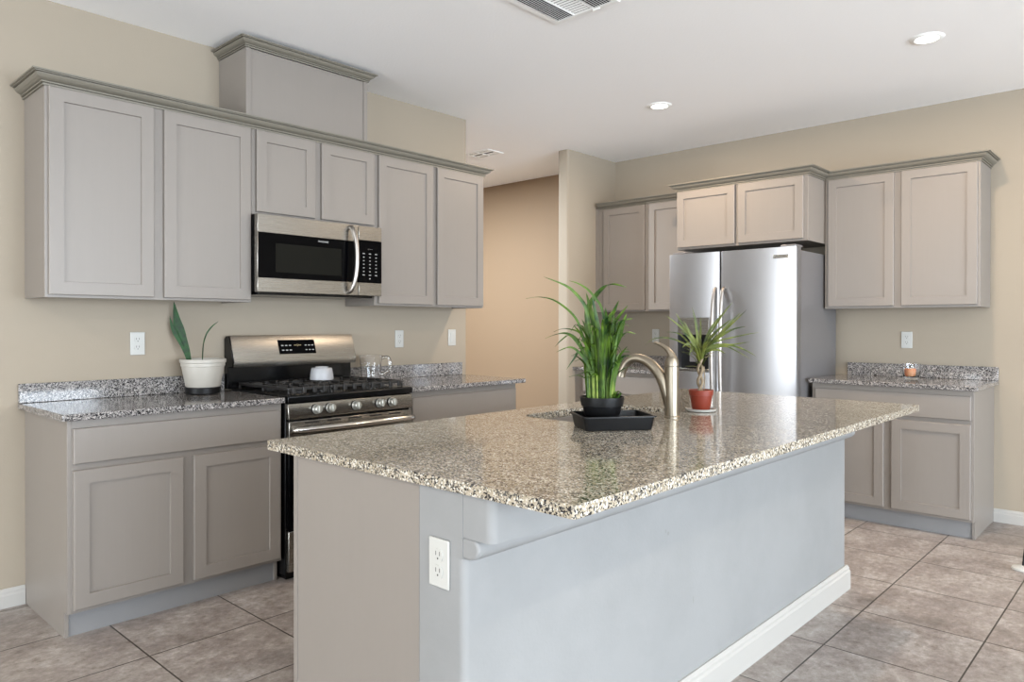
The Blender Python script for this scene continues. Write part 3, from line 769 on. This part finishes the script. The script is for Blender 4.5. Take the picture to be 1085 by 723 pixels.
def bush():
    bm = bmesh.new(); rnd = random.Random(3); LZ = .099
    # long arching blades: each a run of (across, up) in millimetre-like photo units from the pot rim centre, then width
    arcs = [([(-9, 41), (-14, 76), (-17, 91), (-23, 101), (-34, 112), (-46, 118), (-61, 123.5)], 4.2), ([(-11, 31), (-20, 61), (-26, 78), (-36, 90), (-51, 100), (-66, 103), (-79, 101.5)], 3.2),
            ([(2, 71), (-1, 91), (-8, 102), (-16, 111), (-26, 117), (-35, 119.5)], 3), ([(-15, 76), (-14, 91), (-6, 104), (4, 114), (14, 116.5), (27, 113.5)], 7),
            ([(-19, 46), (-26, 59), (-36, 65), (-48, 64), (-59, 60)], 3.4), ([(-16, 36), (-22, 50), (-33, 63), (-41, 59), (-49, 51)], 3.2),
            ([(-12, 26), (-19, 39), (-28, 49), (-36, 51), (-48, 46)], 3), ([(-14, 51), (-22, 65), (-31, 69), (-41, 70), (-50, 67)], 2.6),
            ([(-15, 31), (-23, 46), (-29, 39), (-37, 28)], 4.2), ([(7, 76), (13, 88), (19, 100)], 6), ([(7, 56), (11, 71), (19, 83), (29, 95)], 6),
            ([(6, 50), (12, 68), (20, 78), (32, 81)], 5), ([(9, 36), (13, 51), (19, 62), (27, 67), (35, 65)], 6), ([(11, 22), (15, 31), (21, 43), (28, 52)], 4.5),
            ([(10, 16), (16, 36), (22, 45), (31, 46)], 4), ([(-6, 60), (-12, 90), (-16, 108)], 7), ([(-2, 50), (-8, 86), (-11, 104)], 7), ([(3, 50), (4, 76), (2, 92)], 7),
            ([(-10, 40), (-20, 62), (-30, 74)], 5.5), ([(8, 40), (17, 60), (22, 76), (26, 86)], 6.5), ([(-7, 40), (-14, 66), (-20, 80)], 6.5), ([(5, 40), (10, 66), (12, 86)], 7)]
    for pts, w in arcs:
        b = rnd.uniform(-.045, .05); x0 = max(-15, min(15, pts[0][0]*.9))*K; b0 = rnd.uniform(-.025, .025); n = len(pts)
        P = [lv(x0, b0, LZ-.015), lv(x0*1.02+(pts[0][0]*K-x0)*.4, b0, LZ+pts[0][1]*K*.5)]
        for i, (a, z) in enumerate(pts): P.append(lv(a*K, b0+(b-b0)*(i+1)/n, LZ+z*K))
        blade(bm, P, w*K*.43, 4, side=tuple(RT*rnd.uniform(.7, 1)+FWD*rnd.uniform(-.5, .5)+Vector((0, 0, .25 if pts[-1][0] < -30 or pts[-1][0] > 24 else 0))),
              prof=lambda u: min(1, .5+u*1.2)*(1-max(0, (u-.5)/.5)**1.8)+.03)
    for i in range(120):
        th = rnd.uniform(0, 2*PI); lean = rnd.uniform(.015, .075)*(1 if i % 2 else .6); h = rnd.uniform(.12, .285) if i % 3 else rnd.uniform(.08, .18)
        r0 = rnd.uniform(0, .045); c, s = math.cos(th), math.sin(th)*.9
        e = r0+lean; q = rnd.uniform(.01, .04)
        P = [Vector((r0*c, r0*s, LZ-.015)), Vector(((r0+lean*.12)*c, (r0+lean*.12)*s, LZ-.015+h*.4)), Vector(((r0+lean*.45)*c, (r0+lean*.45)*s, LZ-.015+h*.78)), Vector((e*c, e*s, LZ-.015+h)), Vector(((e+q)*c, (e+q)*s, LZ-.015+h*rnd.uniform(.90, 1.06)))]
        sd = Vector((-s, c, 0))+Vector((rnd.uniform(-.8, .8), rnd.uniform(-.8, .8), 0))
        blade(bm, P, rnd.uniform(.0042, .0078), 4, side=sd, prof=lambda u: min(1, .38+u*1.3)*(1-max(0, (u-.5)/.5)**1.6)+.03)
    for i in range(40):  # low growth at the rim
        a = rnd.uniform(.015, .062); b = rnd.uniform(-.05, .03); z = LZ-.006+rnd.uniform(0, .026)
        p = lv(a, b, z); q = lv(a+rnd.uniform(-.012, .014), b+rnd.uniform(-.01, .01), z+.006)
        blade(bm, [lv(a*.8, b*.8, LZ-.014), p, q], .007, 3)
    return bm
obj('foliage', bush(), M_leaf, t, smooth=True)
bm = bmesh.new(); rnd = random.Random(5)
for i in range(34):
    th = rnd.uniform(0, 2*PI); r0 = rnd.uniform(.0, .05); c, s_ = math.cos(th)*r0, math.sin(th)*r0
    tube(bm, [(c, s_, .082), (c*1.05, s_*1.05, .13), (c*1.1, s_*1.1, .175)], [.0038, .003, .002], 6, 3)
obj('stems', bm, leafmat('stem_pale_green', rgb(66, 96, 32), rgb(128, 140, 66), 30), t, smooth=True)

# red pot plant
GX, GY = 2.405, 1.815
t = thing('plant_saucer', 'round white saucer under the red pot on the island', 'saucer', (GX, GY, ZT))
bm = bmesh.new(); lathe(bm, [(0, 0), (.052, 0), (.060, .003), (.063, .011), (.060, .0115), (.055, .004), (0, .004)], 36); obj('dish', bm, M_white, t, smooth=True)
t = thing('potted_plant', 'spiky young dracaena in a small red pot on the island', 'potted plant', (GX, GY, ZT+.0045))
bm = bmesh.new(); lathe(bm, [(0, 0), (.034, 0), (.036, .003), (.0455, .062), (.0485, .063), (.0505, .083), (.0485, .0845), (.0465, .083), (.044, .07), (.040, .06)], 36, cap=False); obj('pot', bm, M_terra, t, smooth=True)
bm = bmesh.new(); lathe(bm, [(0, .074), (.03, .073), (.0445, .070), (.04, .061), (0, .061)], 28); obj('soil', bm, M_soil, t, smooth=True)
bm = bmesh.new()
for k, ph in enumerate((0, PI)):
    P = [lv(-.004+.009*math.cos(ph+j*1.1), .009*math.sin(ph+j*1.1), .07+j*.018) for j in range(9)]
    tube(bm, P, [.007, .0062, .006, .0068, .006, .006, .0058, .006, .006], 10, 4)
tube(bm, [lv(.012, .004, .07), lv(.016, .004, .13), lv(.012, .002, .18)], .0022, 6, 3)
obj('canes', bm, M_stem, t, smooth=True)
bm = bmesh.new(); rnd = random.Random(11); K2 = 1/252.0
arcs = [([(-6, 50), (-20, 64), (-37, 77)], 5), ([(-7, 48), (-17, 64), (-27, 80)], 5), ([(-5, 50), (-6, 66), (-12, 86)], 4), ([(-2, 46), (-4, 66), (-7, 80)], 4.5),
        ([(6, 54), (18, 76), (29, 91)], 6), ([(8, 48), (28, 68), (43, 83)], 7), ([(10, 46), (28, 66), (42, 80)], 5), ([(12, 50), (28, 62), (43, 66)], 4),
        ([(10, 48), (38, 56), (58, 60)], 2.6), ([(12, 46), (32, 47), (52, 50)], 3), ([(10, 42), (24, 47), (42, 43), (59, 34)], 4), ([(12, 42), (26, 45), (40, 39), (54, 31)], 2.6),
        ([(-14, 46), (-30, 53), (-46, 53), (-56, 46)], 2.4), ([(-10, 46), (-22, 58), (-36, 60)], 3), ([(-4, 44), (-10, 54), (-20, 72)], 6), ([(4, 48), (10, 64), (20, 78)], 6),
        ([(6, 46), (18, 60), (36, 74)], 6), ([(-3, 40), (-10, 44), (-15, 36)], 7), ([(0, 48), (2, 62), (3, 76)], 5), ([(4, 44), (12, 50), (18, 58)], 7), ([(-5, 42), (-14, 54), (-24, 62)], 6),
        ([(2, 40), (3, 34), (2, 28)], 6), ([(5, 40), (14, 42), (22, 38)], 5), ([(-6, 44), (-16, 48), (-22, 44)], 5)]
for pts, w in arcs:
    b = rnd.uniform(-.06, .06); n = len(pts)
    P = [lv(0, 0, .085+34*K2)]+[lv(a*K2, b*(i+1)/n, .085+z*K2) for i, (a, z) in enumerate(pts)]
    blade(bm, P, w*K2*.38, 5, fold=.3, side=tuple(Vector((0, 0, 1))*rnd.uniform(.3, 1)+RT*rnd.uniform(-.6, .9)), prof=lambda u: min(1, .5+u*2)*(1-u**2.2)+.03)
for i in range(26):
    th = rnd.uniform(0, 2*PI); l = rnd.uniform(.04, .10); z0 = .20+rnd.uniform(-.03, .04)
    c, s_ = math.cos(th), math.sin(th); up = rnd.uniform(.0, .10)
    blade(bm, [Vector((c*.004, s_*.004, z0)), Vector((c*l*.45, s_*l*.45, z0+up*.7)), Vector((c*l, s_*l, z0+up))], rnd.uniform(.0045, .007), 4, fold=.3)
obj('foliage', bm, M_leaf2, t, smooth=True)

# snake plant
t = thing('potted_plant', 'sparse snake plant with two leaves in a cream pot beside the range', 'potted plant', (.152, .748, ZT))
bm = bmesh.new(); lathe(bm, [(0, .0), (.074, .0), (.084, .006), (.086, .034), (.080, .036), (0, .036)], 40)
obj('dark_base', bm, M_bplastic, t, smooth=True)
bm = bmesh.new(); lathe(bm, [(r*.955, z+.0) for r, z in [(.06, .037), (.084, .037), (.088, .042), (.106, .135), (.1065, .142), (.111, .144), (.1115, .160), (.117, .163), (.1175, .177), (.115, .18), (.109, .18), (.107, .165), (.098, .13), (.082, .05), (.06, .044)]], 44, cap=False); obj('pot', bm, M_ceramic, t, smooth=True)
bm = bmesh.new(); lathe(bm, [(0, .158), (.104, .155), (.099, .143), (0, .143)], 32); obj('soil', bm, M_soil, t, smooth=True)
bm = bmesh.new(); K3 = 1/207.0
def snake_prof(u):
    return [.35, .6, .85, 1.0, 1.0, .85, .55, .2, .04][min(8, int(u*8.01))] if False else max(.04, (.32+1.5*u if u < .45 else 1.0)*(1-max(0, (u-.55)/.45)**1.6))
blade(bm, [lv(-.066, 0, .15), lv(-.082, -.004, .22), lv(-.110, -.006, .30), lv(-.132, -.004, .38), lv(-.150, .0, .475)], .029, 8, fold=.12, side=tuple(RT), prof=lambda u: max(.03, .28+1.35*u if u < .5 else (.955 if u < .6 else .955*(1-((u-.6)/.4)**1.25))))
blade(bm, [lv(-.100, -.008, .24), lv(-.132, -.010, .30), lv(-.156, -.008, .35), lv(-.168, -.006, .402)], .012, 5, fold=.1, side=tuple(RT), prof=lambda u: .5+1.2*u if u < .4 else .98*(1-((u-.4)/.6)**1.3)+.02)
blade(bm, [lv(-.010, .01, .15), lv(-.006, .01, .245), lv(.012, .008, .31), lv(.045, .005, .35), lv(.079, .0, .373)], .0075, 7, fold=.6, side=tuple(FWD*.4+Vector((0, 0, 1))))
obj('foliage', bm, M_leaf3, t, smooth=True)

# white bowl upside down on the cooktop, glass jug, candle
t = thing('small_bowl', 'small frosted white bowl sitting on the range grates', 'bowl', (.285, 1.365, .959))
bm = bmesh.new(); lathe(bm, [(.057, 0), (.0645, 0), (.065, .01), (.062, .035), (.057, .062), (.054, .066), (0, .068), (0, .061), (.050, .059), (.055, .04), (.059, .01)], 36, cap=False); obj('bowl_shell', bm, M_frost, t, smooth=True)
bm = bmesh.new(); lathe(bm, [(.034, .0665), (.036, .073), (.033, .073), (.031, .0675)], 28, cap=False); obj('foot_ring', bm, M_frost, t, smooth=True)
t = thing('glass_jug', 'clear glass measuring jug on the worktop right of the range', 'jug', (.15, 1.80, ZT))
bm = bmesh.new(); lathe(bm, [(0, 0), (.052, 0), (.058, .004), (.066, .12), (.072, .165), (.0735, .168), (.071, .169), (.0625, .12), (.054, .008), (0, .006)], 40); obj('vessel', bm, M_glass, t, smooth=True)
bm = bmesh.new(); h = Vector((RT.x, RT.y, 0))
tube(bm, [h*.066+Vector((0, 0, .15)), h*.105+Vector((0, 0, .155)), h*.122+Vector((0, 0, .12)), h*.112+Vector((0, 0, .075)), h*.062+Vector((0, 0, .05))], .007, 12, flat=1.3); obj('handle', bm, M_glass, t, smooth=True)
bm = bmesh.new()
for k in range(5):
    for j in range(4 if k % 2 else 7):
        a = -1.35+j*.07; z = .04+k*.02; r = .0597+z*.07+.0006
        bm_v = [bm.verts.new((r*math.cos(a+da), r*math.sin(a+da), z+dz)) for da, dz in ((0, 0), (.05, 0), (.05, .0015), (0, .0015))]; bm.faces.new(bm_v)
obj('measure_marks', bm, M_mark, t)
t = thing('candle_holder', 'clear glass candle holder with a peach candle on the far right worktop', 'candle holder', (2.55, 4.365, ZT))
bm = bmesh.new(); lathe(bm, [(0, 0), (.036, 0), (.040, .003), (.043, .012), (.050, .03), (.0545, .07), (.0555, .105), (.054, .1055), (.0525, .07), (.048, .032), (.038, .02), (0, .018)], 40); obj('glass_cup', bm, M_glass, t, smooth=True)
t = thing('candle', 'peach coloured candle inside the clear glass holder', 'candle', (2.543, 4.362, ZT+.0205))
bm = bmesh.new(); lathe(bm, [(0, 0), (.030, 0), (.032, .002), (.034, .048), (.031, .052), (.012, .050), (0, .049)], 32); obj('wax', bm, M_wax, t, smooth=True)
bm = bmesh.new(); tube(bm, [(0, 0, .048), (.001, 0, .054), (.003, 0, .06)], .0012, 6, 3); obj('wick', bm, M_slot, t)
# foot of the stand at the right edge of the picture
t = thing('floor_stand', 'dark thin pole on a small white round base at the right picture edge', 'stand', (3.262, 3.640, 0))
bm = bmesh.new(); lathe(bm, [(0, 0), (.050, 0), (.052, .004), (.049, .012), (.02, .022), (0, .023)], 36); obj('base', bm, M_white, t, smooth=True)
bm = bmesh.new(); tube(bm, [(0, 0, .02), (.012, .010, .16), (.04, .035, .5), (.05, .044, .62)], .006, 10, 3); obj('pole', bm, M_bplastic, t, smooth=True)
